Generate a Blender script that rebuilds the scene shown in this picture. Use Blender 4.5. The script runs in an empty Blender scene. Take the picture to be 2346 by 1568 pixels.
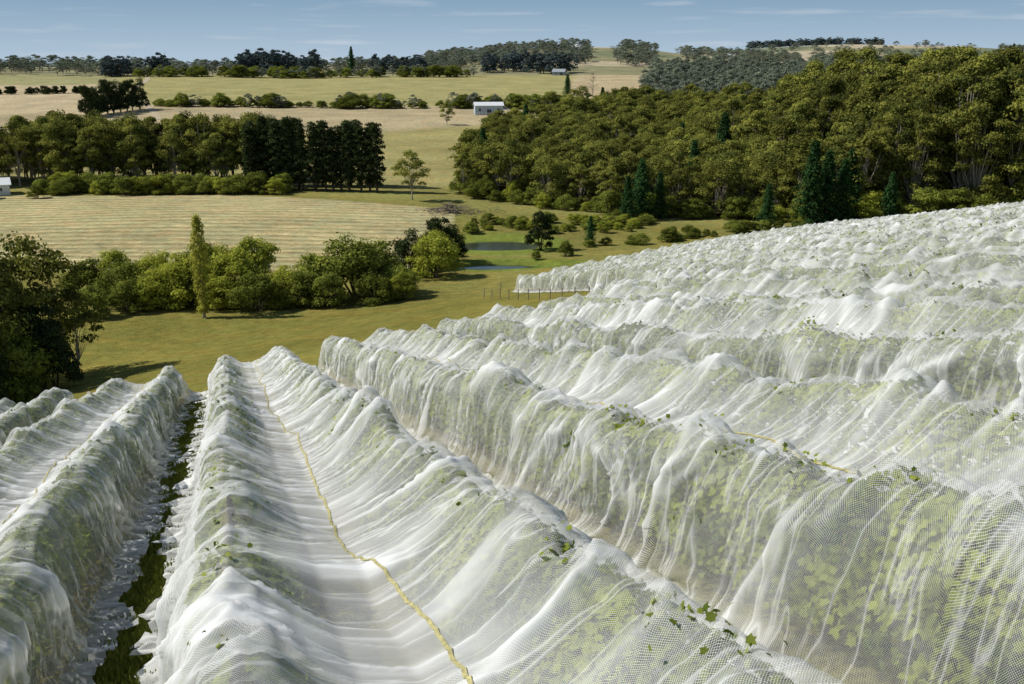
import bpy, math, random
import numpy as np
random.seed(7); rng = np.random.default_rng(7)
sc = bpy.context.scene
sc.view_settings.view_transform = 'Standard'
sc.view_settings.look = 'None'
sc.view_settings.exposure = 0

# ------------------------------------------------------------ noise helpers
def _h(ix, iy, seed):
    h = (ix * 374761393 + iy * 668265263 + seed * 974634541) & 0xffffffff
    h = ((h ^ (h >> 13)) * 1274126177) & 0xffffffff
    h = h ^ (h >> 16)
    return h / 4294967295.0
def vn(x, y=0.0, seed=0):
    x, y = np.broadcast_arrays(np.asarray(x, float), np.asarray(y, float))
    ix = np.floor(x).astype(np.int64); iy = np.floor(y).astype(np.int64)
    fx = x - ix; fy = y - iy
    fx = fx*fx*(3-2*fx); fy = fy*fy*(3-2*fy)
    a = _h(ix, iy, seed); b = _h(ix+1, iy, seed); c = _h(ix, iy+1, seed); d = _h(ix+1, iy+1, seed)
    return (a*(1-fx)+b*fx)*(1-fy) + (c*(1-fx)+d*fx)*fy
def ridge(x, y=0.0, seed=0):
    return 1-np.abs(2*vn(x, y, seed)-1)
def sst(a, b, x):
    t = np.clip((x-a)/(b-a), 0, 1); return t*t*(3-2*t)

# ------------------------------------------------------------ terrain
PY = np.array([-3000, 0, 90, 120, 150, 180, 250, 300, 350, 420, 520, 650, 800, 950, 1100, 1500, 2500, 5000, 14000], float)
PZ = np.array([-31, -31, -31, -31.8, -32.5, -33, -33, -32, -31, -29.5, -27, -23.5, -20, -15, -13, -15, -26, -50, -90], float)
PONDS = [(-3.0, 177.0, 8.0, 5.2), (-1.0, 155.5, 7.5, 2.6)]
def prof(y):
    return (np.interp(y-25, PY, PZ)+np.interp(y, PY, PZ)*2+np.interp(y+25, PY, PZ))/4
def ground(x, y):
    x = np.asarray(x, float); y = np.asarray(y, float)
    xe = np.clip(x, -60, 120)
    A = .186*xe - .00074*np.maximum(0, xe-10)**2 + .03*(np.clip(x, 120, 400)-120)
    ye = np.where(y < -60, -60+(y+60)*.05, y)
    plane = -4.75 + A - .2007*ye
    v = prof(y)
    v = v + 27*np.exp(-((x-100)/230)**2-((y-1500)/300)**2)
    v = v + 52*np.exp(-((x-850)/600)**2-((y-2500)/550)**2)
    v = v + 1.6*np.exp(-((x+60)/45)**2-((y-205)/30)**2)
    v = v + (vn(x/90, y/90, 5)-.5)*3.0*sst(280, 500, y)
    z = 2.0*np.logaddexp(plane/2.0, v/2.0)
    for (px, py, a, b) in PONDS:
        z = z - 1.4*np.exp(-(((x-px)/a)**2+((y-py)/b)**2)**2*.8)
    return z
def gz(x, y): return float(ground(x, y))

# ------------------------------------------------------------ mesh helper
def mk(name, V, F, mats, midx=None, smooth=False, uv=None, tint=None, col=None, vattr=None):
    V = np.ascontiguousarray(V, np.float32); F = np.ascontiguousarray(F, np.int32)
    me = bpy.data.meshes.new(name)
    me.vertices.add(len(V)); me.vertices.foreach_set('co', V.ravel())
    M, k = F.shape
    me.loops.add(M*k); me.loops.foreach_set('vertex_index', F.ravel())
    me.polygons.add(M); me.polygons.foreach_set('loop_start', np.arange(0, M*k, k, dtype=np.int32))
    for m in mats: me.materials.append(m)
    if midx is not None: me.polygons.foreach_set('material_index', np.asarray(midx, np.int32))
    me.update(calc_edges=True)
    me.polygons.foreach_set('use_smooth', np.full(M, smooth, bool))
    if uv is not None:
        l = me.uv_layers.new(name='UVMap'); l.data.foreach_set('uv', np.ascontiguousarray(uv[F.ravel()], np.float32).ravel())
    if tint is not None:
        a = me.attributes.new('tint', 'FLOAT', 'FACE'); a.data.foreach_set('value', np.asarray(tint, np.float32))
    if col is not None:
        a = me.attributes.new('fcol', 'FLOAT_COLOR', 'POINT'); a.data.foreach_set('color', np.ascontiguousarray(col, np.float32).ravel())
    if vattr is not None:
        for nm, arr in vattr.items():
            a = me.attributes.new(nm, 'FLOAT', 'POINT'); a.data.foreach_set('value', np.asarray(arr, np.float32))
    return me
def obj(name, me, loc=(0, 0, 0), rot=0, scale=(1, 1, 1), parent=None):
    o = bpy.data.objects.new(name, me); sc.collection.objects.link(o)
    o.location = loc; o.rotation_euler = (0, 0, rot); o.scale = scale
    if parent: o.parent = parent
    return o
def empty(name, loc=(0, 0, 0)):
    e = bpy.data.objects.new(name, None); sc.collection.objects.link(e); e.location = loc; e.empty_display_size = .1
    return e

# ------------------------------------------------------------ materials
def newmat(name):
    m = bpy.data.materials.new(name); m.use_nodes = True
    nt = m.node_tree; nt.nodes.clear()
    return m, nt, nt.nodes, nt.links
def N(ns, t, **kw):
    n = ns.new(t)
    for k, v in kw.items(): setattr(n, k, v)
    return n
def simple(name, c, rough=.8, var=.15, scale=8.0, metal=0.0):
    m, nt, ns, L = newmat(name)
    o = N(ns, 'ShaderNodeOutputMaterial'); b = N(ns, 'ShaderNodeBsdfPrincipled')
    t = N(ns, 'ShaderNodeNewGeometry'); n = N(ns, 'ShaderNodeTexNoise'); n.inputs['Scale'].default_value = scale
    n.inputs['Detail'].default_value = 5
    r = N(ns, 'ShaderNodeMapRange'); r.inputs['From Min'].default_value = .3; r.inputs['From Max'].default_value = .7
    r.inputs['To Min'].default_value = 1-var; r.inputs['To Max'].default_value = 1+var
    mx = N(ns, 'ShaderNodeVectorMath', operation='MULTIPLY'); mx.inputs[0].default_value = c
    L.new(t.outputs['Position'], n.inputs['Vector']); L.new(n.outputs['Fac'], r.inputs['Value'])
    L.new(r.outputs[0], mx.inputs[1]); L.new(mx.outputs[0], b.inputs['Base Color'])
    b.inputs['Roughness'].default_value = rough; b.inputs['Metallic'].default_value = metal
    L.new(b.outputs[0], o.inputs[0]); return m
def leafmat(name, dark, light, trans=.3, objvar=.25):
    m, nt, ns, L = newmat(name)
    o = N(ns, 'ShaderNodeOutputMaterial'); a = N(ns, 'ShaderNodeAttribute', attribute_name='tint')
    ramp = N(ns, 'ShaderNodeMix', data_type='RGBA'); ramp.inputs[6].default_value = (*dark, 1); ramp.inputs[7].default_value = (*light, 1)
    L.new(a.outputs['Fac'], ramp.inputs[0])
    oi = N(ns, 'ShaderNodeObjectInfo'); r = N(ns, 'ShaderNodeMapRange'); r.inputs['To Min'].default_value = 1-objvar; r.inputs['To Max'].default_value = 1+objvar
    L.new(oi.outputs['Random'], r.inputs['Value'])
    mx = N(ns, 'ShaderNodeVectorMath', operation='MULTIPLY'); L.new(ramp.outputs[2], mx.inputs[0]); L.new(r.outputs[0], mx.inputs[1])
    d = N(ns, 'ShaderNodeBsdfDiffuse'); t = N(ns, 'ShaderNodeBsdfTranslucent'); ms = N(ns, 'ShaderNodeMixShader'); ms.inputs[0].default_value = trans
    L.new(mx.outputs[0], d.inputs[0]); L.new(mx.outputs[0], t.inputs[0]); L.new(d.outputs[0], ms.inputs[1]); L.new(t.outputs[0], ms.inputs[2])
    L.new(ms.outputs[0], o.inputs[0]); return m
M_bark = simple('bark_pale', (.34, .30, .25), .9, .3, 1.5)
M_barkd = simple('bark_dark', (.09, .07, .05), .9, .3, 1.5)
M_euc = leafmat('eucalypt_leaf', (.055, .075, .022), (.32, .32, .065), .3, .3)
M_euc_hazed = leafmat('eucalypt_leaf_hazed', (.14, .17, .13), (.26, .285, .195), .25, .2)  # eucalypt leaves with distance haze painted in: paler, greyer than the near ones
M_pine = leafmat('pine_needles', (.022, .036, .015), (.07, .09, .032), .1)
M_pine_hazed = leafmat('pine_needles_hazed', (.07, .098, .10), (.105, .135, .125), .1)  # bluish aerial haze put into the needle colour of the distant pines
M_fir = leafmat('fir_needles', (.02, .055, .02), (.06, .13, .04), .15)
M_bush = leafmat('bush_leaf', (.075, .10, .02), (.28, .31, .055), .3, .3)
M_will = leafmat('willow_leaf', (.19, .23, .03), (.48, .50, .08), .4, .15)
M_popl = leafmat('poplar_leaf', (.26, .28, .04), (.52, .50, .10), .4, .1)
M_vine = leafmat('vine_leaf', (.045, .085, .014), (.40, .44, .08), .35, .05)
M_dead = simple('dead_wood', (.17, .14, .12), .9, .2, 1)

# ------------------------------------------------------------ ground
FOREST = [(-12, 245), (8, 226), (28, 214), (60, 203), (110, 196), (190, 190), (330, 300), (520, 700), (430, 1000), (260, 930), (140, 930), (100, 760), (80, 600), (66, 520), (36, 460), (4, 400), (-9, 300)]
def inpoly(x, y, P):
    x = np.asarray(x, float); y = np.asarray(y, float)
    r = np.zeros(x.shape, bool); n = len(P)
    for i in range(n):
        x1, y1 = P[i]; x2, y2 = P[(i+1) % n]
        c = ((y1 > y) != (y2 > y)) & (x < (x2-x1)*(y-y1)/(y2-y1+1e-9)+x1)
        r ^= c
    return r
RD = np.array([-.289, .957]); LD = np.array([.957, .289])
def SL(s, l): return s*RD[0]+l*LD[0], s*RD[1]+l*LD[1]
SE_L = [-30, -13, 0, 8, 16, 24, 29, 31, 33, 34.5, 61, 102, 133, 170]
SE_S = [56, 58, 57.5, 56, 50, 56, 58, 60, 112, 113, 131, 147, 139, 120]
def s_end(l): return float(np.interp(l, SE_L, SE_S))

radii = np.concatenate([[.0], np.geomspace(1.2, 400, 640), np.geomspace(404, 14000, 260)])
ang = np.concatenate([np.arange(-180, -42, 4.0), np.arange(-42, 42, .25), np.arange(42, 180.1, 4.0)])*math.pi/180
R, Aa = np.meshgrid(radii, ang, indexing='ij')
GX = R*np.sin(Aa); GY = R*np.cos(Aa); GZ = ground(GX, GY)
nr, na = GX.shape
idx = np.arange(nr*na).reshape(nr, na)
F = np.stack([idx[:-1, :-1], idx[1:, :-1], idx[1:, 1:], idx[:-1, 1:]], -1).reshape(-1, 4)[:, ::-1]
def fieldcol(x, y):
    b = x/np.maximum(y, 1.0)
    wob = (vn(x/25, y/25, 11)-.5)
    c = np.zeros(x.shape+(3,)); mown = np.zeros(x.shape)
    def put(mask, col):
        m = np.clip(mask, 0, 1)[..., None]; c[:] = c*(1-m)+np.array(col)*m
    put(np.ones(x.shape), (.205, .195, .05))
    put(sst(118, 128, y+wob*4), (.22, .21, .06))
    mm = sst(150, 153, y+wob*6-np.clip(x+60, -60, 0)*.1)*(1-sst(240, 243, y+wob*4+np.maximum(0, x+70)*.45))*(x < -12)
    put(mm, (.39, .355, .185)); mown = mm.copy()
    put(sst(242, 250, y+wob*4+np.maximum(0, x+70)*.45)*(y < 262), (.24, .235, .075))
    put(sst(250, 262, y), (.305, .285, .12))
    put(sst(400, 412, y+wob*14+np.clip(-60-x, -200, 0)*.45)*(1-sst(556, 560, y)), (.39, .34, .205))
    put(sst(556, 560, y), (.32, .305, .135))
    put(sst(556, 560, y)*sst(.05, .056, b+wob*.01-(y-600)*.00002), (.42, .36, .22))
    put(sst(500, 504, y)*(b < -.385), (.44, .38, .24))
    put(sst(760, 764, y)*(b < -.385), (.30, .30, .15))
    put(sst(900, 910, y), (.24, .24, .14))
    p = vn(x/160, y/260, 21)
    put(sst(1050, 1060, y)*sst(.50, .52, p), (.42, .38, .26))
    put(sst(1050, 1060, y)*(1-sst(.35, .37, p)), (.17, .20, .12))
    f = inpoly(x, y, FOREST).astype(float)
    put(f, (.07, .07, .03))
    put(sst(1500, 9000, y)*.8, (.18, .27, .36))  # atmospheric haze painted into the ground colour, bluer with distance
    for (px, py, a_, b_) in PONDS:
        d = ((x-px)/(a_*1.8))**2+((y-py)/(b_*2.2))**2
        put((1-sst(.7, 1.1, d+wob*.6)), (.17, .22, .045))
    return c, mown
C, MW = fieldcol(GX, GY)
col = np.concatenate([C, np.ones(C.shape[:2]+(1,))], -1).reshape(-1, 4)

m, nt, ns, L = newmat('grassland')
o_ = N(ns, 'ShaderNodeOutputMaterial'); bs = N(ns, 'ShaderNodeBsdfDiffuse')
at = N(ns, 'ShaderNodeAttribute', attribute_name='fcol'); g = N(ns, 'ShaderNodeNewGeometry')
def noise(scale, det=4, rough=.6, vec=None):
    n = N(ns, 'ShaderNodeTexNoise'); n.inputs['Scale'].default_value = scale; n.inputs['Detail'].default_value = det; n.inputs['Roughness'].default_value = rough
    L.new(vec if vec else g.outputs['Position'], n.inputs['Vector']); return n.outputs['Fac']
def mr(v, a, b_, c, d):
    r = N(ns, 'ShaderNodeMapRange'); r.inputs['From Min'].default_value = a; r.inputs['From Max'].default_value = b_; r.inputs['To Min'].default_value = c; r.inputs['To Max'].default_value = d
    L.new(v, r.inputs['Value']); return r.outputs[0]
def mul(a, b_):
    x = N(ns, 'ShaderNodeMath', operation='MULTIPLY'); L.new(a, x.inputs[0]); L.new(b_, x.inputs[1]); return x.outputs[0]
n1 = mr(noise(.05, 6), .3, .7, .8, 1.22); n2 = mr(noise(.7, 6, .75), .3, .7, .65, 1.35); n3 = mr(noise(9, 3, .7), .3, .7, .65, 1.35)
k = mul(mul(n1, n2), n3)
mapn = N(ns, 'ShaderNodeMapping'); mapn.inputs['Scale'].default_value = (.10, .9, 0); L.new(g.outputs['Position'], mapn.inputs['Vector'])
dn = noise(1, 5, .65, mapn.outputs[0])
sx = N(ns, 'ShaderNodeSeparateXYZ'); L.new(g.outputs['Position'], sx.inputs[0])
w1 = N(ns, 'ShaderNodeMath', operation='MULTIPLY_ADD'); w1.inputs[1].default_value = 1.7; L.new(sx.outputs['Y'], w1.inputs[0])
dd = N(ns, 'ShaderNodeMath', operation='MULTIPLY'); dd.inputs[1].default_value = 9; L.new(dn, dd.inputs[0]); L.new(dd.outputs[0], w1.inputs[2])
sn = N(ns, 'ShaderNodeMath', operation='SINE'); L.new(w1.outputs[0], sn.inputs[0])
stripe = mul(mr(sn.outputs[0], -1, 1, .78, 1.2), mr(dn, .3, .7, .78, 1.27))
am = N(ns, 'ShaderNodeAttribute', attribute_name='mown')
mixs = N(ns, 'ShaderNodeMix'); mixs.inputs[2].default_value = 1; L.new(am.outputs['Fac'], mixs.inputs[0]); L.new(stripe, mixs.inputs[3])
k = mul(k, mixs.outputs[0])
vm = N(ns, 'ShaderNodeVectorMath', operation='MULTIPLY'); L.new(at.outputs['Color'], vm.inputs[0]); L.new(k, vm.inputs[1])
hue = N(ns, 'ShaderNodeMix', data_type='RGBA', blend_type='MULTIPLY'); hue.inputs[7].default_value = (1.12, .96, .92, 1)
L.new(mr(noise(.2, 6, .7), .45, .62, 0, 1), hue.inputs[0]); L.new(vm.outputs[0], hue.inputs[6])
L.new(hue.outputs[2], bs.inputs['Color'])
bp = N(ns, 'ShaderNodeBump'); bp.inputs['Strength'].default_value = .7; bp.inputs['Distance'].default_value = .25
L.new(noise(3, 6, .8), bp.inputs['Height']); L.new(bp.outputs[0], bs.inputs['Normal']); L.new(bs.outputs[0], o_.inputs[0])
M_grass = m
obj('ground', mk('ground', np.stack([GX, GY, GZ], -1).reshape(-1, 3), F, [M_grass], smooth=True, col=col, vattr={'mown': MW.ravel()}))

# water
m, nt, ns, L = newmat('pond_water')
o_ = N(ns, 'ShaderNodeOutputMaterial'); bs = N(ns, 'ShaderNodeBsdfPrincipled'); bs.inputs['Base Color'].default_value = (.04, .05, .035, 1); bs.inputs['Roughness'].default_value = .12; bs.inputs['Specular IOR Level'].default_value = .35
nz = N(ns, 'ShaderNodeTexNoise'); nz.inputs['Scale'].default_value = 4; bp = N(ns, 'ShaderNodeBump'); bp.inputs['Strength'].default_value = .5
L.new(nz.outputs['Fac'], bp.inputs['Height']); L.new(bp.outputs[0], bs.inputs['Normal']); L.new(bs.outputs[0], o_.inputs[0]); M_water = m
for (px, py, a_, b_) in PONDS:
    t = np.linspace(0, 2*np.pi, 41)[:-1]; lvl = gz(px, py)+.75
    V = [(px, py, lvl)]+[(px+1.2*a_*math.cos(q), py+1.2*b_*math.sin(q), lvl) for q in t]
    Fq = [(0, 1+i, 1+(i+1) % 40) for i in range(40)]
    obj('pond', mk('pond', V, Fq, [M_water]))

# ------------------------------------------------------------ tree prototypes
class B:
    def __init__(s): s.V = []; s.F = []; s.M = []; s.T = []; s.n = 0
    def add(s, V, F, m, t):
        s.V.append(V); s.F.append(np.asarray(F)+s.n); s.M.append(np.full(len(F), m)); s.T.append(np.broadcast_to(t, len(F))); s.n += len(V)
    def tube(s, pts, rad, n=6, m=0):
        pts = np.asarray(pts, float); a = np.linspace(0, 2*np.pi, n+1)[:-1]; rings = []
        for i, p in enumerate(pts):
            d = pts[min(i+1, len(pts)-1)]-pts[max(i-1, 0)]; d /= np.linalg.norm(d)+1e-9
            u = np.cross(d, (0, 1, 0) if abs(d[1]) < .9 else (1, 0, 0)); u /= np.linalg.norm(u); v = np.cross(d, u)
            rings.append(p+rad[i]*(np.cos(a)[:, None]*u+np.sin(a)[:, None]*v))
        V = np.concatenate(rings); Fs = [(i*n+j, i*n+(j+1) % n, (i+1)*n+(j+1) % n, (i+1)*n+j) for i in range(len(pts)-1) for j in range(n)]
        s.add(V, Fs, m, .5)
    def cards(s, P, Nn, size, tint, m=1, asp=.6):
        n = len(P); Nn = Nn/(np.linalg.norm(Nn, axis=1)[:, None]+1e-9)
        r = rng.normal(size=(n, 3)); u = np.cross(Nn, r); u /= np.linalg.norm(u, axis=1)[:, None]+1e-9; v = np.cross(Nn, u)
        sz = size*rng.uniform(.6, 1.35, n)[:, None]
        q = [P+u*sz*.5, P+v*sz*asp*.5+Nn*sz*.08, P-u*sz*.5*rng.uniform(.7, 1.2, n)[:, None], P-v*sz*asp*.5*rng.uniform(.6, 1.3, n)[:, None]]
        V = np.stack(q, 1).reshape(-1, 3); s.add(V, np.arange(4*n).reshape(n, 4), m, tint)
    def clump(s, c, r, n, size, tint, flat=.75, out=.9, asp=.65):
        d = rng.normal(size=(n, 3)); d /= np.linalg.norm(d, axis=1)[:, None]
        d[:, 2] = np.where(d[:, 2] < -.3, -d[:, 2]*.6, d[:, 2])
        rr = r*rng.uniform(.55, 1.12, n)[:, None]
        P = c+d*rr*np.array([1, 1, flat]); Nn = d*out+rng.normal(size=(n, 3))*.45+np.array([0, 0, .25])
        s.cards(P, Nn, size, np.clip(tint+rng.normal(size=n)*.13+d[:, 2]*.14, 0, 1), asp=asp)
    def mesh(s, name, mats):
        return mk(name, np.concatenate(s.V), np.concatenate(s.F), mats, midx=np.concatenate(s.M), tint=np.concatenate(s.T))
def eucalypt(name, mats, H=16, R=4.8, nc=26, ncard=150, size=.5, low=.42):
    b = B(); base = np.array([0, 0, -.5]); lean = rng.uniform(-.6, .6, 2)
    fork = np.array([lean[0], lean[1], H*max(low, .2)*rng.uniform(.6, .9)])
    b.tube([base, fork*.5, fork], [H*.016, H*.012, H*.010])
    cs = []
    for i in range(nc):
        zf = rng.uniform(0, 1)**.8; a = i*2.4+rng.uniform(-.4, .4)
        rad = R*math.sqrt(max(.05, 1-((zf-.42)/.66)**2))*rng.uniform(.45, 1.0)*(0.35 if zf > .9 else 1)
        cs.append(np.array([lean[0]*1.5+rad*math.cos(a), lean[1]*1.5+rad*math.sin(a), H*(low+(.93-low)*zf)]))
    for i in range(6):
        e = cs[rng.integers(nc)]*np.array([.7, .7, .97]); mid = (fork+e)/2+rng.normal(size=3)*.4
        b.tube([fork-(0, 0, rng.uniform(0, 1.5)), mid, e], [H*.008, H*.005, H*.002], 5)
    for c in cs:
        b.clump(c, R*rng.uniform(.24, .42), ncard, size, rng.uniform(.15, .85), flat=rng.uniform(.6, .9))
        if rng.random() < .5: b.tube([fork, (fork+c)/2+rng.normal(size=3)*.3, c], [H*.005, H*.003, H*.001], 4)
    return b.mesh(name, mats)
def windbreak_pine(name, mats, H=18, R=2.6):
    b = B(); b.tube([(0, 0, -.5), (0, 0, H*.5), (.1, 0, H*.97)], [.34, .25, .04])
    for i in range(46):
        zf = (i+rng.random())/46; z = H*(.10+.86*zf); rad = R*(1-zf**2.2*.7)*rng.uniform(.25, 1)*(.6 if zf < .12 else 1); a = i*2.4
        c = np.array([rad*math.cos(a), rad*math.sin(a), z])
        b.tube([(0, 0, z-.8), c], [.08, .02], 4)
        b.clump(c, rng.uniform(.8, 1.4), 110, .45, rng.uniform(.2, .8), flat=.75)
    return b.mesh(name, mats)
def fir(name, mats, H=14, R=3.3):
    b = B(); b.tube([(0, 0, -.5), (0, 0, H*.5), (0, 0, H)], [.25, .16, .02])
    n = 230
    for i in range(n):
        zf = (i/n)**.9; z = H*(.05+.94*zf); r = R*(1-zf)**.8*rng.uniform(.45, 1.15)+.1; a = i*2.399+rng.uniform(-.3, .3)
        t = rng.uniform(.1, 1, 34)[:, None]; d = np.array([math.cos(a), math.sin(a), -.28])
        P = np.array([0, 0, z])+d*r*t+np.array([0, 0, .16])*r*t**2+rng.normal(size=(34, 3))*.18
        b.cards(P, rng.normal(size=(34, 3))*.5+np.array([math.cos(a)*.5, math.sin(a)*.5, .7]), .46, np.clip(.25+.5*t[:, 0]+rng.normal(size=34)*.15, 0, 1), asp=.45)
    return b.mesh(name, mats)
def poplar(name, mats, H=12.8, R=1.15):
    b = B(); b.tube([(0, 0, -.5), (0, 0, H*.5), (0, 0, H*.98)], [.2, .12, .02])
    for i in range(90):
        zf = (i+rng.random())/90; z = H*(.05+.93*zf); rr = R*(math.sin(math.pi*min(1, zf*.8+.12))**.7)*rng.uniform(.2, .85); a = i*2.4
        b.clump(np.array([rr*math.cos(a), rr*math.sin(a), z]), rng.uniform(.28, .5), 60, .24, rng.uniform(.2, .9), flat=1.5)
    return b.mesh(name, mats)
def bush(name, mats, H=6, R=3.6, nc=34, size=.32, ncard=170, strag=0.0):
    b = B()
    for i in range(5):
        a = i*1.3; b.tube([(0, 0, -.4), (R*.3*math.cos(a), R*.3*math.sin(a), H*.4), (R*.55*math.cos(a), R*.55*math.sin(a), H*.8)], [.12, .08, .02], 5)
    for i in range(nc):
        zf = rng.uniform(0, 1); a = i*2.4; rad = R*math.sqrt(max(0.0, 1-(zf*.95)**2.0))*rng.uniform(.45, .9)
        c = np.array([rad*math.cos(a), rad*math.sin(a), H*(.10+.74*zf*rng.uniform(.85, 1.1))])
        b.clump(c, R*rng.uniform(.2, .36), ncard, size, rng.uniform(.15, .85), flat=rng.uniform(.7, 1.0))
    if strag:
        P = []
        for i in range(260):
            a = rng.uniform(0, 6.28); ph = rng.uniform(.1, 1.4); d = np.array([math.cos(a)*math.cos(ph), math.sin(a)*math.cos(ph), math.sin(ph)*H/R])
            for t in np.linspace(.8, 1.12, 6): P.append(d*R*t*.9)
        P = np.array(P); b.cards(P, rng.normal(size=P.shape), size*.8, .6, asp=.4)
    return b.mesh(name, mats)
def deadtree(name, H=10):
    b = B(); b.tube([(0, 0, -.5), (0, 0, H*.5), (0, 0, H)], [.25, .15, .02])
    for i in range(40):
        z = H*rng.uniform(.2, .95); a = rng.uniform(0, 6.3); r = (H-z)*.35+.5; e = np.array([r*math.cos(a), r*math.sin(a), z+r*.6])
        b.tube([(0, 0, z), e], [.07, .015], 4)
        for _ in range(4): b.tube([e*np.array([.5, .5, 1])+(0, 0, -.2*r), e+rng.normal(size=3)*.6], [.03, .01], 3)
    return b.mesh(name, [M_dead])
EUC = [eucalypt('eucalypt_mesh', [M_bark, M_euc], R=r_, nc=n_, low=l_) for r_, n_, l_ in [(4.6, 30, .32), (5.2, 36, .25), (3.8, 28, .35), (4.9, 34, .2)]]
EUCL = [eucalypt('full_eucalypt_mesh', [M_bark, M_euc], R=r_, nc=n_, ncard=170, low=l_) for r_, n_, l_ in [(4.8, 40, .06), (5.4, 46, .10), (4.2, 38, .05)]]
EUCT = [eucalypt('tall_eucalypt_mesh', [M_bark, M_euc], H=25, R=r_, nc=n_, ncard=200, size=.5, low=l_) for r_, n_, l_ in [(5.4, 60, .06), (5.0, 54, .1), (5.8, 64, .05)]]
EUCF = [eucalypt('eucalypt_far_mesh', [M_bark, M_euc_hazed], R=r_, nc=20, ncard=60, size=.9, low=l_) for r_, l_ in [(5.0, .2), (5.8, .15), (4.4, .25)]]
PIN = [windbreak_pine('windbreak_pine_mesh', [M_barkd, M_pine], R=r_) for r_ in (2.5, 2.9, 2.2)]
PINF = [bush('far_pine_mesh', [M_barkd, M_pine_hazed], H=14, R=5, nc=22, size=.9, ncard=60), bush('far_pine_mesh2', [M_barkd, M_pine_hazed], H=16, R=4, nc=22, size=.9, ncard=60)]
FIR = [fir('fir_mesh', [M_barkd, M_fir]), fir('fir_mesh2', [M_barkd, M_fir], R=3.8)]
POP = poplar('poplar_mesh', [M_bark, M_popl])
BUS = [bush('bush_mesh', [M_barkd, M_bush]), bush('bush_mesh2', [M_barkd, M_bush], R=3.2, nc=40), bush('bush_mesh3', [M_barkd, M_bush], R=4.2, H=5.5, strag=1)]
WIL = [bush('willow_mesh', [M_barkd, M_will], H=7, R=3.2, nc=40, size=.28), bush('willow_mesh2', [M_barkd, M_will], H=6, R=3.6, nc=40, size=.28, strag=1)]
DRK = [bush('dark_tree_mesh', [M_barkd, M_pine], H=8, R=3.8, nc=44, size=.32, ncard=200), bush('dark_tree_mesh2', [M_barkd, M_pine], H=9, R=3.2, nc=44, size=.32, ncard=200)]
BASEH = {}
for lst in (EUC, EUCL, EUCT, EUCF, PIN, PINF, FIR, [POP], BUS, WIL, DRK):
    for me_ in lst:
        z = np.empty(len(me_.vertices)*3, np.float32); me_.vertices.foreach_get('co', z); BASEH[me_.name] = float(z[2::3].max())
def tree(lst, name, x, y, h, wide=1.0, parent=None):
    me_ = lst[rng.integers(len(lst))]; s = h/BASEH[me_.name]
    return obj(name, me_, (x, y, gz(x, y)-.1), rng.uniform(0, 6.28), (s*wide*rng.uniform(.92, 1.08), s*wide*rng.uniform(.92, 1.08), s), parent)

E = empty('eucalyptus_forest'); pts = []; parr = np.zeros((1700, 2))
for _ in range(16000):
    y = 190+ (rng.random()**1.6)*760; x = rng.uniform(-15, .62*y+20)
    if not bool(inpoly(np.array([x]), np.array([y]), FOREST)[0]): continue
    d = 4.6+ (y-190)*.012; n = len(pts)
    if n and (((parr[:n]-(x, y))**2).sum(1) < d*d).any(): continue
    parr[n] = (x, y); pts.append((x, y))
    if len(pts) > 1500: break
for (x, y) in pts:
    nearf = 1-float(sst(280, 380, y))
    hh = (12.5+9*float(sst(50, 74, x))+9*float(sst(72, 96, x)))*nearf+(1-nearf)*(12+3*rng.random()); hh *= rng.uniform(.78, 1.18)
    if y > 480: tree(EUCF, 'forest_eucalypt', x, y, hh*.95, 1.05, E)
    elif hh > 18: tree(EUCT, 'forest_eucalypt', x, y, hh, 1.0, E)
    elif rng.random() < .04: tree(FIR, 'forest_conifer', x, y, hh*1.05, 1, E)
    else: tree(EUCL if rng.random() < .8 else EUC, 'forest_eucalypt', x, y, hh, 1.1, E)
E = empty('forest_edge_shrubs')
edge = [(-12, 243), (8, 223), (28, 210), (60, 199), (110, 192), (150, 190)]
for i in range(len(edge)-1):
    for t in np.arange(0, 1, .07):
        x = edge[i][0]*(1-t)+edge[i+1][0]*t+rng.normal()*1.0; y = edge[i][1]*(1-t)+edge[i+1][1]*t+rng.normal()*1.5
        tree(BUS if rng.random() < .85 else WIL, 'shrub', x, y, rng.uniform(2.2, 5.5)+3*float(sst(50, 90, x)), 1, E)
for (x, y, h) in [(58, 191, 17), (61.5, 193, 15), (65, 194, 13), (50, 192, 9), (27, 206, 13), (24, 204, 9.5), (31, 207, 10), (68, 199, 15), (14, 174, 5.5), (55, 260, 19), (75, 195, 10), (42, 230, 15)]:
    tree(FIR, 'fir_tree', x, y, h, 1.15)
for (x, y, h) in [(-23.5, 232, 12.0), (-12, 243, 10), (-8, 246, 14), (-3, 238, 13.5), (-5, 241, 12), (-28, 434, 9.5)]:
    tree(EUC, 'eucalyptus_tree', x, y, h)
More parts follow.
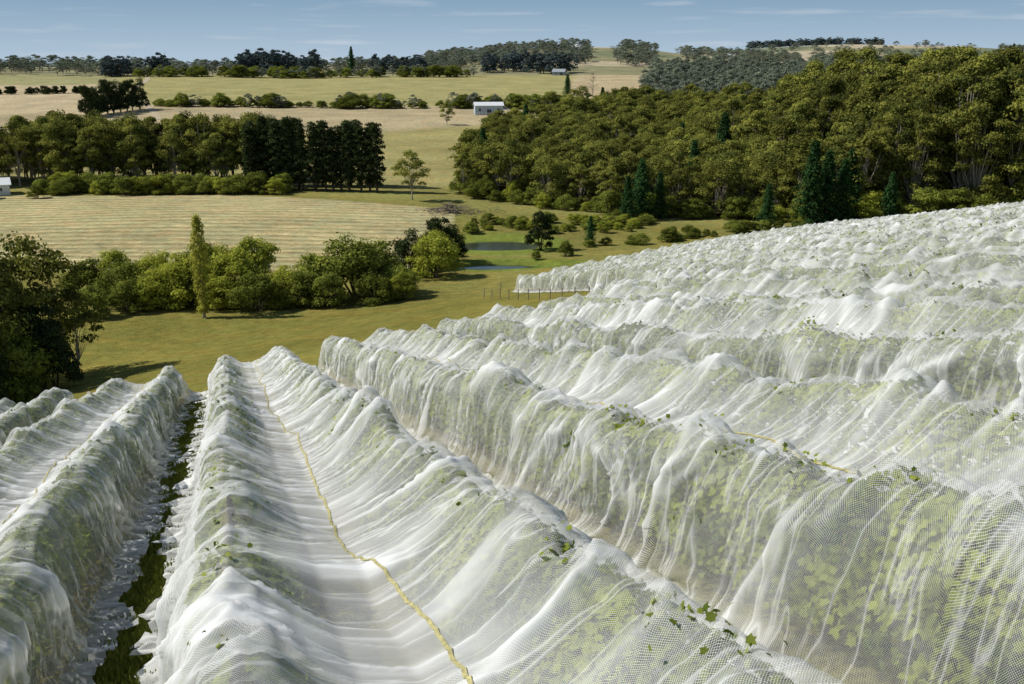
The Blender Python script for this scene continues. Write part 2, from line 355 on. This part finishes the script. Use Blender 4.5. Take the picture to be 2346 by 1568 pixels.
# creek-side trees and shrubs
def cb(lst, name, items, wide=1.0):
    for (x, y, h) in items: tree(lst, name, x*1.055, y+7, h, wide)
cb(BUS, 'round_tree', [(-20, 123, 9.4), (-18, 125, 8), (-31, 116, 5.8)], 1.05)
cb(DRK, 'dark_evergreen_tree', [(-15, 141, 7.4), (-11, 148, 8.2), (-9.5, 152, 6.8), (-13, 145, 6)], .9)
tree(DRK, 'dark_evergreen_tree', 5, 170, 7, .9)
cb(BUS, 'bush', [(-49, 121, 6.5), (-26, 118, 5.2), (-22.5, 117, 4.8), (-17, 118, 4.6), (-14.5, 121, 5), (-50, 113, 4.2), (-42, 134, 7), (-25, 122, 7), (-55, 124, 6), (-10, 157, 3), (-47, 116, 4.5)], 1.05)
tree(BUS, 'bush', 9, 163, 2.8); tree(BUS, 'bush', 4, 160, 1.7)
cb(WIL, 'willow_tree', [(-40, 120, 7.6), (-34.5, 119, 8.0), (-33, 124, 9), (-38, 123, 8.2), (-11.0, 138, 7.4), (-28, 119, 5.6), (-46, 124, 7.0), (-52, 126, 7), (-43.5, 119, 6), (-45, 117, 4), (-42, 121, 6.5), (-13.5, 119, 4.2), (-36, 117, 5)])
tree([POP], 'lombardy_poplar_tree', -38.6, 119.5, 13.2, 1.1)
for (x, y, h, l) in [(-43, 82, 14, EUC), (-48, 88, 16, EUC), (-40, 78, 9, BUS), (-45, 77, 11, DRK), (-38.5, 84, 8, DRK), (-50, 82, 13, EUC), (-42, 91, 14.5, EUC), (-44, 80, 11, EUCL), (-36.5, 82, 6, DRK), (-46.5, 80, 15, EUC), (-40, 74, 8, DRK), (-37.5, 77, 5, BUS), (-42.5, 86, 13, EUC), (-38, 90, 9, EUC), (-41, 80, 13, EUC)]:
    tree(l, 'eucalyptus_tree' if l in (EUC, EUCL) else ('bush' if l is BUS else 'dark_evergreen_tree'), x-3.6, y, h, .9)
E = empty('creek_shrubs')
for i in range(60):
    t = rng.random(); x = -10+t*38; y = 192+rng.normal()*4+t*8
    if x < 12 and y < 186: continue
    tree(BUS+WIL, 'creek_shrub', x, y, rng.uniform(1.2, 2.6), 1.3, E)
for i in range(28):
    x = rng.uniform(12, 58); y = 172+ (x-12)*.42+rng.normal()*2
    tree(BUS, 'creek_shrub', x, y, rng.uniform(1.2, 2.8), 1.2, E)
E = empty('shrub_belt')
for i in range(60):
    x = rng.uniform(-118, -56); y = 246+rng.normal()*3.5
    tree(BUS+WIL, 'belt_shrub', x, y, rng.uniform(2.6, 5.5), 1.2, E)
E = empty('eucalyptus_belt')
for i in range(110):
    x = -150+ (i/110)*84+rng.normal()*1.5; y = 262+rng.uniform(-5, 16)
    tree(EUC+EUCL[:1], 'belt_eucalypt', x, y, rng.uniform(12, 19), .95, E)
E = empty('pine_windbreak')
for i in range(16):
    tree(PIN, 'windbreak_pine', -68+i*2.3+rng.normal()*.6, 253-i*.35+rng.normal()*.8, rng.uniform(16, 19.5)-(2 if i > 13 else 0), 1.0, E)
for i in range(12):
    tree(PIN, 'windbreak_pine', -67+i*2.9+rng.normal(), 259+rng.normal(), rng.uniform(14, 18), 1.0, E)
E = empty('cypress_clump')
for i in range(9):
    tree(DRK, 'cypress', -203+i*1.3+rng.normal()*.6, 482+i*5, rng.uniform(14, 18), .65, E)
def belt(name, lst, n, b0, b1, y0, y1, h0, h1, wide=1.0, gap=None):
    E = empty(name)
    for i in range(n):
        b_ = b0+(b1-b0)*rng.random(); y = rng.uniform(y0, y1)
        if gap and vn(b_*gap, y*.0, 77) < .35: continue
        tree(lst, name+'_tree', b_*y, y, rng.uniform(h0, h1), wide, E)
belt('hedgerow_trees', EUCF+BUS, 130, -.35, .15, 536, 546, 4, 9, 1.25, 40)
belt('hedgerow_bushes', BUS, 70, -.35, .15, 538, 546, 3, 4.5, 1.4)
belt('orchard_hedge', DRK, 60, -.60, -.395, 640, 650, 4, 5.5, 1.3)
belt('field_edge_trees', EUCF+BUS, 130, -.37, -.03, 872, 895, 6, 11, 1.3)
belt('ridge_pines', PINF, 44, -.27, -.19, 930, 1000, 13, 23, 1.0)
belt('ridge_pines', PINF, 18, -.14, -.09, 930, 1000, 12, 18, 1.0)
belt('ridge_pines', PINF, 34, -.025, .065, 915, 990, 13, 20, 1.0)
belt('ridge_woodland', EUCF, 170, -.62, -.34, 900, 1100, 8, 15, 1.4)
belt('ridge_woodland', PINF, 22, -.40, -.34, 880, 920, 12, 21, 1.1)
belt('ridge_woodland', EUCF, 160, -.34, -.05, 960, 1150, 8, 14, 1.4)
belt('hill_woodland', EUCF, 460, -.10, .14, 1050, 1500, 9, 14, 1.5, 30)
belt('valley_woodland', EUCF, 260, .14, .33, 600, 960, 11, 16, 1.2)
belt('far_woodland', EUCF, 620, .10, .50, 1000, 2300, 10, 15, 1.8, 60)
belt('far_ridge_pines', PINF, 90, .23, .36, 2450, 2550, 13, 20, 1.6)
tree(FIR, 'hoop_pine_tree', -149, 950, 25, 1)
tree([FIR[0]], 'field_conifer_tree', 35, 640, 13, 1.5)
obj('dead_tree', deadtree('dead_tree_mesh', 15), (49, 615, gz(49, 615)))

# ------------------------------------------------------------ netting
def toph(k, s):
    return .34*(vn(s/2.9, k*7.3, 3)-.5)+.26*(ridge(s/1.7+.5*vn(s/1.5, k, 9), k*3.1, 4)**3-.3)+.14*(vn(s/.5, k*5.7, 6)-.5)
def topl(k, s): return .30*(vn(s/2.2, k*2.7, 8)-.5)+.12*(vn(s/.6, k*2.7, 10)-.5)
CTRL = np.array([(-1.32, .03), (-1.05, .05), (-.82, .12), (-.62, .5), (-.52, 1.1), (-.44, 1.6), (-.28, 1.9), (0, 2.0), (.25, 1.90), (.6, 1.64), (1.0, 1.40), (1.5, 1.26),
                 (2.0, 1.40), (2.4, 1.64), (2.75, 1.90), (3.0, 2.0), (3.28, 1.9), (3.44, 1.6), (3.52, 1.1), (3.62, .5), (3.82, .12), (4.05, .05), (4.32, .03)])
ARC = np.concatenate([[0], np.cumsum(np.linalg.norm(np.diff(CTRL, axis=0), axis=1))])
def netmat(name, grid):
    m, nt, ns, L = newmat(name)
    def mth(op, a, b_=None, c=None, clamp=False):
        n = N(ns, 'ShaderNodeMath', operation=op); n.use_clamp = clamp
        for i, q in enumerate((a, b_, c)):
            if q is None: continue
            if isinstance(q, (int, float)): n.inputs[i].default_value = q
            else: L.new(q, n.inputs[i])
        return n.outputs[0]
    at = N(ns, 'ShaderNodeAttribute', attribute_name='dens')
    if grid:
        uv = N(ns, 'ShaderNodeUVMap')
        mp = N(ns, 'ShaderNodeMapping'); mp.inputs['Scale'].default_value = (2.4, .30, 1); mp.inputs['Location'].default_value = (3, 3, 3)
        L.new(uv.outputs[0], mp.inputs[0]); nz = N(ns, 'ShaderNodeTexNoise'); nz.inputs['Scale'].default_value = 1; nz.inputs['Detail'].default_value = 2; nz.inputs['Distortion'].default_value = .5
        L.new(mp.outputs[0], nz.inputs['Vector'])
        st = mth('SUBTRACT', 1, mth('MULTIPLY', mth('ABSOLUTE', mth('SUBTRACT', nz.outputs['Fac'], .5)), 22), clamp=True)
        hole = mth('ADD', at.outputs['Fac'], mth('MULTIPLY', mth('POWER', st, 2), .36), clamp=True)
        sp = N(ns, 'ShaderNodeSeparateXYZ'); L.new(uv.outputs[0], sp.inputs[0])
        a1 = mth('ADD', sp.outputs[0], sp.outputs[1]); a2 = mth('SUBTRACT', sp.outputs[0], sp.outputs[1])
        f1 = mth('LESS_THAN', mth('FRACT', mth('MULTIPLY', a1, 42)), .105); f2 = mth('LESS_THAN', mth('FRACT', mth('MULTIPLY', a2, 42)), .105)
        alpha = mth('MAXIMUM', mth('MAXIMUM', f1, f2), hole)
    else:
        alpha = mth('MULTIPLY_ADD', at.outputs['Fac'], .80, .20)
    d = N(ns, 'ShaderNodeBsdfDiffuse'); d.inputs[0].default_value = (.87, .88, .87, 1)
    t = N(ns, 'ShaderNodeBsdfTranslucent'); t.inputs[0].default_value = (.82, .83, .81, 1)
    ms = N(ns, 'ShaderNodeMixShader'); ms.inputs[0].default_value = .20; L.new(d.outputs[0], ms.inputs[1]); L.new(t.outputs[0], ms.inputs[2])
    tr = N(ns, 'ShaderNodeBsdfTransparent'); mm = N(ns, 'ShaderNodeMixShader'); L.new(alpha, mm.inputs[0]); L.new(tr.outputs[0], mm.inputs[1]); L.new(ms.outputs[0], mm.inputs[2])
    o = N(ns, 'ShaderNodeOutputMaterial'); L.new(mm.outputs[0], o.inputs[0]); return m
M_net = netmat('net_mesh_fabric', True); M_netf = netmat('net_fabric_distant', False)
M_seam = simple('yellow_seam', (.40, .36, .16), .8, .4, 20)
ROW0 = -.2; SP = 3.0
def rowL(k): return ROW0+SP*k
def svals(l, s0, s1, kf, lo, hi):
    out = [s0]
    while out[-1] < s1:
        x, y = SL(out[-1], l); d = math.sqrt(x*x+y*y+9); out.append(out[-1]+min(hi, max(lo, d*kf)))
    out[-1] = s1
    return np.array(out)
def net_pair(j):
    kA = 2*j; LA = rowL(kA); lm = LA+1.5
    s0 = -3.5 if lm < 8 else .62*lm-4; s1 = s_end(lm)
    if s1-s0 < 4: return
    S = svals(lm, s0, s1, .0050, .033, .22)
    near = lm < 14 and lm > -9
    nc = 160 if near else (72 if lm < 32 else 46)
    a = np.linspace(0, ARC[-1], nc); W = np.interp(a, ARC, CTRL[:, 0])[None]; H0 = np.interp(a, ARC, CTRL[:, 1])[None]
    s = S[:, None]
    sideL = sst(.15, .5, -W); sideR = sst(3.15, 3.5, W); side = sideL+sideR
    wa = np.where(W < 0, np.clip(H0/1.9, 0, 1)**1.5, np.exp(-(np.maximum(W, 0)/.75)**2)); wb = np.where(W > 3, np.clip(H0/1.9, 0, 1)**1.5, np.exp(-(np.maximum(3-W, 0)/.75)**2))
    Z = H0+wa*toph(kA, s)+wb*toph(kA+1, s)
    Wd = W+topl(kA, s)*wa+topl(kA+1, s)*wb
    inner = np.clip(1-side, 0, 1); sag = inner*np.sin(np.pi*np.clip(W/3, 0, 1))
    dt = np.minimum(np.abs(W), np.abs(W-3))
    sg = np.where(W < 1.5, 1.0, -1.0)
    sw = s+.45*np.sin(np.pi*np.clip(W/3, 0, 1))+1.4*(vn(s/3.0, W/1.5, 31+j)-.5)+.8*(vn(s/1.3, 5*j+sg, 32)-.5)*np.minimum(dt, 1.2)*(1-sag**4)
    Z = Z+sag*(.28*(vn(s/3.0, j, 12)-.5)-.03+.16*(vn(s/1.5, W*.6+j, 36)-.5))
    f1 = ridge(sw/.95, W*.15+j*9, 13); f2 = ridge(sw/.33, W*.2+j*5, 14); f5 = ridge(sw/.16, W*.3+j*8, 15)
    am = .25+1.5*vn(s/1.6, W/1.6+j*3, 33)**1.5; am5 = vn(s/.9, W/.9+j, 63)
    f4 = ridge((s+.45*np.sin(np.pi*np.clip(W/3, 0, 1))+.7*(vn(s/2.5, W/2, 61)-.5))/.62, j*2, 62)
    Z = Z+inner*am*(.14*(f1**5-.15)*np.exp(-(dt/1.0)**2)+.065*(f2**4-.2)*np.exp(-(dt/1.3)**2)+.07*(f1**4-.2)*sag+.085*(f4**6-.12)*sag)
    Z = Z+inner*.028*am5*(f5**3-.25)
    f3 = ridge(s/.50+W*.9*(vn(s/1.7, j, 34)-.5)*4, 2+j, 15); Z = Z+.09*(f3**3-.3)*np.exp(-(dt/.45)**2)*inner
    bump = (.13*(vn(s/.30, W/.28, 16+j)-.42)+.07*(vn(s/.13, a[None]/.13, 35+j)-.42))*np.exp(-(dt/.42)**2)
    Z = Z+bump
    hh = np.clip(H0/2, 0, 1)
    ph = s+1.4*(vn(s/2.6, H0*.9, 17+j)-.5)+1.2*(vn(s/1.7, j+sg, 37)-.5)*(2-H0)
    am2 = .15+1.8*vn(s/1.3, H0*.5+j, 38)**1.5
    r1 = ridge(ph/.65, H0*.3+j*3, 18); r2 = ridge(ph/.23, H0*.35+j*4, 19); r3 = ridge(ph/.11, H0*.6+j*4, 64); big = vn(s/1.6, H0*.7, 20+j)-.35; leafb = vn(s/.26, H0/.26, 39+j)-.35
    outd = (.07+.17*(1-hh))*(r1**5-.1)*am2+.065*(r2**3-.2)*am2+.022*(r3**2-.3)+.22*big+.09*leafb*hh
    Wd = Wd+(sideR-sideL)*outd
    sk = np.where(H0 < .3, 1-H0/.3, 0)
    Wd = Wd+(np.where(W < 0, -1, 1))*sk*side*(.45*(vn(s/.7, j*2+W*.2, 22)-.5)+.14*(vn(s/.2, W, 23)-.5)-.06)
    Z = Z+sk*side*(.20*ridge(s/.35+W*.7+vn(s/.9, W, 40), W*1.2, 24)**3+.07*ridge(s/.13, W*3, 25))
    Z = np.maximum(Z, .015)
    X, Y = SL(s, LA+Wd); G = ground(X, Y)
    Vv = np.stack([X, Y, G+Z], -1).reshape(-1, 3)
    n0, n1 = X.shape; I = np.arange(n0*n1).reshape(n0, n1)
    Fq = np.stack([I[:-1, :-1], I[:-1, 1:], I[1:, 1:], I[1:, :-1]], -1).reshape(-1, 4)
    nh = 14; t = np.linspace(0, 1, nh)[:, None]
    xe, ye, ze = X[-1][None], Y[-1][None], (Z[-1])[None]
    fo = .35*t*(ridge(a[None]/.35, j, 26)**2+.2); Xe = xe+RD[0]*fo; Ye = ye+RD[1]*fo; Ze = ground(Xe, Ye)+ze*(1-t)+.02
    Ve = np.stack([Xe, Ye, Ze], -1).reshape(-1, 3); J = np.arange(nh*n1).reshape(nh, n1)+len(Vv)
    Fe = np.stack([J[:-1, :-1], J[:-1, 1:], J[1:, 1:], J[1:, :-1]], -1).reshape(-1, 4)
    uv = np.stack([s+0*W, a[None]+0*s], -1).reshape(-1, 2); uve = np.stack([a[None]+0*t, t*2+0*a[None]], -1).reshape(-1, 2)
    fold = .60*inner*am*f1**9*np.exp(-(dt/1.2)**2)+.42*inner*(f2**8*.8+f4**8*am)*sag+.55*am2*r1**10*side+.35*side*r2**8*am2
    if near: dens = .0+.26*sag**2+.32*sk*side+fold
    else: dens = .02+.25*sag**1.5+.22*sk*side+fold
    dens = np.clip(dens, 0, .95)
    dens = np.concatenate([dens.ravel(), np.full(len(Ve), .3)])
    me_ = mk('netting', np.concatenate([Vv, Ve]), np.concatenate([Fq, Fe]), [M_net if near else M_netf], smooth=True, uv=np.concatenate([uv, uve]), vattr={'dens': dens})
    P = empty('bird_netting'); obj('net_sheet', me_, parent=P)
    if lm < 22:
        ws = 1.62+.45*(vn(S/4.0, j, 41)-.5)+.16*(vn(S/1.6, j, 42)-.5)+.03*(vn(S/.35, j, 43)-.5)+(.75*np.exp(-np.maximum(S, 3)/6.0) if j == 0 else 0)
        rows = np.arange(len(S)); sl = slice(nc//6, -nc//6)
        zat = lambda w: np.array([np.interp(w[r], W[0][sl], Z[r][sl]) for r in rows])
        Vs = []; hw = .019
        for off in (-hw, hw):
            w = ws+off; x, y = SL(S, LA+w); Vs.append(np.stack([x, y, ground(x, y)+zat(w)+.014], -1))
        n = len(S); Vs = np.concatenate(Vs); Fs = np.array([(i, i+1, n+i+1, n+i) for i in range(n-1)])
        obj('seam_ribbon', mk('seam', Vs, Fs, [M_seam], smooth=True), parent=P)
for j in range(-2, 23): net_pair(j)

# ------------------------------------------------------------ vines
LOBE = np.array([(0, -.5), (.22, -.36), (.48, -.30), (.36, -.02), (.52, .22), (.22, .24), (0, .56), (-.22, .24), (-.52, .22), (-.36, -.02), (-.48, -.30), (-.22, -.36)])
QUAD = np.array([(0, -.5), (.5, .0), (0, .5), (-.5, .05)])
def leaves(P, Nn, size, tmpl):
    n = len(P); Nn = Nn/(np.linalg.norm(Nn, axis=1)[:, None]+1e-9); r = rng.normal(size=(n, 3)); u = np.cross(Nn, r); u /= np.linalg.norm(u, axis=1)[:, None]; v = np.cross(Nn, u)
    sz = np.asarray(size)[:, None, None]; T = tmpl
    V = P[:, None]+(u[:, None]*T[None, :, 0:1]+v[:, None]*T[None, :, 1:2]-Nn[:, None]*(T[None, :, 0:1]**2)*.5)*sz
    k = len(T); return V.reshape(-1, 3), np.arange(n*k).reshape(n, k)
M_post = simple('post_wood', (.22, .18, .14), .9, .2, 3)
def vine_row(k):
    l = rowL(k); s0 = -3 if l < 8 else .64*l-3; s1 = s_end(rowL(2*(k//2))+1.5)-.3
    inn = 1 if k % 2 == 0 else -1
    groups = {True: [], False: []}
    for a0 in np.arange(s0, s1, 1.0):
        x, y = SL(a0+.5, l); d = math.sqrt(x*x+y*y+9)
        if d < 13: n, sz, T = 1000, .105, True
        elif d < 26: n, sz, T = 650, .13, False
        elif d < 60: n, sz, T = 270, .19, False
        else: n, sz, T = 110, .28, False
        s = a0+rng.random(n); sd = np.where(rng.random(n) < .5, -1, 1)
        h = rng.uniform(.10, .98, n)**.65; top = 1.94+toph(k, s)
        hz = h*top
        wo = np.interp(h*2, [0, .5, 1.1, 1.6, 1.85, 2.0], [.52, .54, .48, .39, .25, .09])
        wi = np.interp(h*2, [0, .5, 1.0, 1.35, 1.6, 1.8, 1.95], [.85, .88, .88, .82, .58, .30, .10])
        isin = sd == inn
        w = sd*np.where(isin, wi, wo)*rng.uniform(.3, 1, n)**.5+topl(k, s)*h
        poke = (rng.random(n) < .035)&(vn(s/.45, k, 51) > .68); hz = np.where(poke, top+rng.uniform(-.02, .10, n), hz); w = np.where(poke, topl(k, s)+rng.normal(size=n)*.13, w)
        X, Y = SL(s, l+w); Zz = ground(X, Y)+hz
        Nn = np.stack([LD[0]*sd, LD[1]*sd, .5+h], -1)+rng.normal(size=(n, 3))*.6
        size = np.full(n, sz)*rng.uniform(.6, 1.2, n)*np.where(poke, .7 if T else .55, 1)
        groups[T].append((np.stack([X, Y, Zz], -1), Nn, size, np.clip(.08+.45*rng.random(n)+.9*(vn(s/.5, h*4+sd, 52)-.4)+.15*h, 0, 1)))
    P = empty('grapevine_row')
    for T, lst in groups.items():
        if not lst: continue
        Pp = np.concatenate([q[0] for q in lst]); Nn = np.concatenate([q[1] for q in lst]); Z_ = np.concatenate([q[2] for q in lst]); t = np.concatenate([q[3] for q in lst])
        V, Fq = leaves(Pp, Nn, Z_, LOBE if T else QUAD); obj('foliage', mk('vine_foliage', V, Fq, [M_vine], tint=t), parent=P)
    b = B()
    for s in np.arange(s0, s1, 1.8):
        x, y = SL(s, l); z = gz(x, y); big = int(round((s-s0)/1.8)) % 3 == 0
        b.tube([(x, y, z-.1), (x+rng.normal()*.03, y, z+(1.6 if big else .9))], [.05 if big else .03]*2, 6)
    obj('posts_and_trunks', b.mesh('vine_posts', [M_post]), parent=P)
for k in range(-4, 46):
    if s_end(rowL(2*(k//2))+1.5)-(.62*(rowL(2*(k//2))+1.5)-4) < 4: continue
    vine_row(k)

# ------------------------------------------------------------ lane grass
M_blade = leafmat('grass_blade', (.09, .12, .018), (.26, .28, .05), .3, .05)
n = 26000; s = 2+ (rng.random(n)**1.5)*50; l = -1.7+rng.normal(size=n)*.45
X, Y = SL(s, l); Z = ground(X, Y); h = rng.uniform(.04, .12, n)*(1+s*.02); dx = rng.normal(size=(n, 2))*.03; wv = .006+.0009*s
V = np.stack([np.stack([X-wv, Y, Z], -1), np.stack([X+wv, Y, Z], -1), np.stack([X+dx[:, 0]+wv*.4, Y+dx[:, 1], Z+h], -1), np.stack([X+dx[:, 0]-wv*.4, Y+dx[:, 1], Z+h], -1)], 1).reshape(-1, 3)
obj('lane_grass', mk('lane_grass', V, np.arange(4*n).reshape(n, 4), [M_blade], tint=rng.random(n)))

# ------------------------------------------------------------ fences
def fence(name, pts, step=4, h=1.2):
    b = B(); prev = None
    for i in range(len(pts)-1):
        p, q = np.array(pts[i], float), np.array(pts[i+1], float); L_ = np.linalg.norm(q-p); n = max(1, int(L_/step))
        for t in range(n):
            c = p+(q-p)*t/n; z = gz(*c); b.tube([(c[0], c[1], z-.1), (c[0], c[1], z+h)], [.06, .055], 5)
            if prev is not None:
                for hh in (.4, .75, 1.1): b.tube([(prev[0], prev[1], prev[2]+hh), (c[0], c[1], z+hh)], [.008, .008], 3)
            prev = (c[0], c[1], z)
    obj(name, b.mesh(name, [M_post]))
fence('wire_fence', [SL(62, 26), SL(74, 29), SL(90, 30), SL(118, 31)])
fence('wire_fence', [SL(121, 35), SL(138, 60), SL(156, 100), SL(150, 135)], 3.5)
fence('field_fence', [(-60, 147), (-30, 147), (-14, 152)], 5)

# ------------------------------------------------------------ buildings
M_wallb = simple('corrugated_wall_blue_grey', (.42, .50, .56), .6, .08, .6); M_roof = simple('metal_roof_pale', (.72, .74, .74), .5, .06, .5)
M_roofg = simple('metal_roof_grey', (.30, .33, .36), .6, .06, .5)
M_white = simple('white_weatherboard', (.75, .75, .72), .7, .05, 1); M_dk = simple('dark_opening', (.03, .03, .035), .7, .1, 1); M_yel = simple('ochre_roof', (.6, .5, .15), .7, .1, 1)
def box(b, x0, x1, y0, y1, z0, z1, m):
    V = np.array([(x, y, z) for z in (z0, z1) for y in (y0, y1) for x in (x0, x1)], float)
    b.add(V, [(0, 2, 3, 1), (4, 5, 7, 6), (0, 1, 5, 4), (2, 6, 7, 3), (0, 4, 6, 2), (1, 3, 7, 5)], m, .5)
def shed(name, x, y, w, d, h, rh, rot, wall, roof, lean=False):
    P = empty(name, (x, y, gz(x, y))); P.rotation_euler = (0, 0, rot)
    b = B(); box(b, -w/2, w/2, -d/2, d/2, -.8, h, 0)
    V = np.array([(-w/2, -d/2, h), (-w/2, d/2, h), (-w/2, 0, h+rh), (w/2, -d/2, h), (w/2, d/2, h), (w/2, 0, h+rh)], float)
    obj('walls', b.mesh('walls', [wall]), parent=P)
    g = mk('gables', V, np.array([(0, 2, 1), (3, 4, 5)]), [wall]); obj('gables', g, parent=P)
    b = B(); o = .5
    for sgn in (-1, 1):
        Vr = np.array([(-w/2-o, sgn*(d/2+o), h-rh*o/(d/2)+.05), (w/2+o, sgn*(d/2+o), h-rh*o/(d/2)+.05), (w/2+o, 0, h+rh+.06), (-w/2-o, 0, h+rh+.06)]); V2 = np.concatenate([Vr, Vr+(0, 0, .12)])
        b.add(V2, [(0, 1, 2, 3), (4, 7, 6, 5), (0, 4, 5, 1), (1, 5, 6, 2), (2, 6, 7, 3), (3, 7, 4, 0)], 0, .5)
    obj('roof', b.mesh('roof', [roof]), parent=P)
    b = B(); nb = max(2, int(w/4))
    for i in range(nb):
        cx = -w/2+w*(i+.5)/nb
        if i == nb//2: box(b, cx-1, cx+1, -d/2-.05, -d/2+.02, 0, min(h*.8, 2.6), 0)
        else: box(b, cx-.5, cx+.5, -d/2-.05, -d/2+.02, h*.4, h*.7, 0)
    obj('door_and_windows', b.mesh('openings', [M_dk]), parent=P)
    b = B()
    for i in range(nb*2+1):
        cx = -w/2+w*i/(nb*2); box(b, cx-.06, cx+.06, -d/2-.09, -d/2-.01, -.5, h, 0)
    obj('wall_battens', b.mesh('battens', [wall]), parent=P)
    if lean:
        b = B(); box(b, w/2+.02, w/2+3.4, -d/2+.5, d/2-.5, h*.55, h*.55+.12, 0); box(b, w/2+3.1, w/2+3.25, -d/2+.6, -d/2+.75, -.5, h*.55, 0); box(b, w/2+3.1, w/2+3.25, d/2-.75, d/2-.6, -.5, h*.55, 0)
        obj('lean_to', b.mesh('lean_to', [roof]), parent=P)
        b = B()
        for i in range(12): box(b, -w/2-1.5+i*1.6, -w/2-1.38+i*1.6, -d/2-3, -d/2-2.88, -.5, 1.2, 0)
        for z in (.4, .8, 1.15): box(b, -w/2-1.5, w/2+3, -d/2-2.86, -d/2-2.82, z, z+.09, 0)
        obj('yard_rails', b.mesh('yard_rails', [M_white]), parent=P)
shed('farm_shed', -11.5, 492, 13.5, 8, 4.4, 1.4, .12, M_wallb, M_roof, True)
shed('farm_building', -131, 243, 13, 7, 2.6, 1.2, .5, M_white, M_roof)
shed('farm_building', -126, 236, 4, 3, 1.6, .4, .3, M_white, M_roof)
shed('farmhouse', 80, 1385, 22, 10, 4, 3, .1, M_white, M_roof)
shed('farmhouse', 300, 1000, 14, 8, 3.5, 2, -.2, M_white, M_roof)
shed('farmhouse', 290, 1330, 30, 10, 4, 2, .1, M_white, M_roof)
shed('farmhouse', -172, 900, 12, 7, 3, 2.2, .1, M_white, M_yel)
shed('farm_shed', 42, 905, 11, 7, 3, 2.2, -.3, M_roofg, M_roofg)
M_dirt = simple('dirt_track', (.42, .34, .22), .95, .15, .5)
yy = np.linspace(470, 880, 120); xc = -.365*yy+6*np.sin(yy/60)
Vt = np.concatenate([np.stack([xc+o_, yy, ground(xc+o_, yy)+.12], -1) for o_ in (-2.2, 2.2)]); n = len(yy)
obj('dirt_road', mk('dirt_road', Vt, np.array([(i, n+i, n+i+1, i+1) for i in range(n-1)]), [M_dirt]))
b = B()
for i in range(500):
    a_ = rng.uniform(0, 6.28); r_ = abs(rng.normal())*3; p = np.array([r_*math.cos(a_)*1.6, r_*math.sin(a_), max(0, 2.2-r_*.45)*rng.random()])
    b.tube([p, p+rng.normal(size=3)*np.array([1, 1, .4])], [.06, .02], 3)
obj('brush_pile', b.mesh('brush_pile', [M_dead]), (-13.5, 212, gz(-13.5, 212)))

# ------------------------------------------------------------ sky, sun, camera
EL, AZ = math.radians(44), math.atan2(-1.0, .12)
w = bpy.data.worlds.new("World"); sc.world = w; w.use_nodes = True
nt = w.node_tree; ns = nt.nodes; L = nt.links; ns.clear()
sky = ns.new('ShaderNodeTexSky'); sky.sky_type = 'NISHITA'; sky.sun_disc = False; sky.sun_elevation = EL; sky.sun_rotation = AZ
sky.air_density = 1.0; sky.dust_density = .2; sky.ozone_density = 2.0
bg = ns.new('ShaderNodeBackground'); bg.inputs[1].default_value = .08
out = ns.new('ShaderNodeOutputWorld')
tc = ns.new('ShaderNodeTexCoord'); mp = ns.new('ShaderNodeMapping'); mp.inputs['Scale'].default_value = (5, 5, 70); L.new(tc.outputs['Generated'], mp.inputs[0])
nz = ns.new('ShaderNodeTexNoise'); nz.inputs['Scale'].default_value = 1.6; nz.inputs['Detail'].default_value = 7; L.new(mp.outputs[0], nz.inputs['Vector'])
r = ns.new('ShaderNodeMapRange'); r.inputs['From Min'].default_value = .56; r.inputs['From Max'].default_value = .85; r.inputs['To Max'].default_value = .8; L.new(nz.outputs['Fac'], r.inputs[0])
sp = ns.new('ShaderNodeSeparateXYZ'); L.new(tc.outputs['Generated'], sp.inputs[0])
hz = ns.new('ShaderNodeValToRGB'); e = hz.color_ramp.elements; k_ = 1/.08/16
e[0].position = 0.0; e[0].color = (.42*k_, .54*k_, .66*k_, 1); e[1].position = .06; e[1].color = (.215*k_, .35*k_, .49*k_, 1)
L.new(sp.outputs['Z'], hz.inputs[0])
sc16 = ns.new('ShaderNodeVectorMath'); sc16.operation = 'SCALE'; sc16.inputs['Scale'].default_value = 16; L.new(hz.outputs[0], sc16.inputs[0])
band = ns.new('ShaderNodeMapRange'); band.inputs['From Min'].default_value = .08; band.inputs['From Max'].default_value = .35; L.new(sp.outputs['Z'], band.inputs[0])
m0 = ns.new('ShaderNodeMix'); m0.data_type = 'RGBA'; L.new(band.outputs[0], m0.inputs[0]); L.new(sc16.outputs[0], m0.inputs[6]); L.new(sky.outputs[0], m0.inputs[7])
mx = ns.new('ShaderNodeMix'); mx.data_type = 'RGBA'; L.new(r.outputs[0], mx.inputs[0]); L.new(m0.outputs[2], mx.inputs[6]); mx.inputs[7].default_value = (7.5, 8.2, 9, 1)
L.new(mx.outputs[2], bg.inputs[0]); L.new(bg.outputs[0], out.inputs[0])
sd = bpy.data.lights.new('sun', 'SUN'); sd.energy = 4.7; sd.angle = math.radians(.5); sd.color = (1, .96, .88)
so = bpy.data.objects.new('sun', sd); sc.collection.objects.link(so)
from mathutils import Vector
dirv = Vector((math.sin(AZ)*math.cos(EL), math.cos(AZ)*math.cos(EL), math.sin(EL)))
so.rotation_euler = dirv.to_track_quat('Z', 'Y').to_euler(); so.location = (0, 0, 50)
cd = bpy.data.cameras.new('camera'); cam = bpy.data.objects.new('camera', cd); sc.collection.objects.link(cam); sc.camera = cam
cd.sensor_width = 36; cd.lens = 34.6; cd.clip_start = .1; cd.clip_end = 30000
cam.location = (0, 0, 0); cam.rotation_euler = (math.radians(90-16.2), 0, 0)
print('objects', len(bpy.data.objects), 'forest', len(pts))
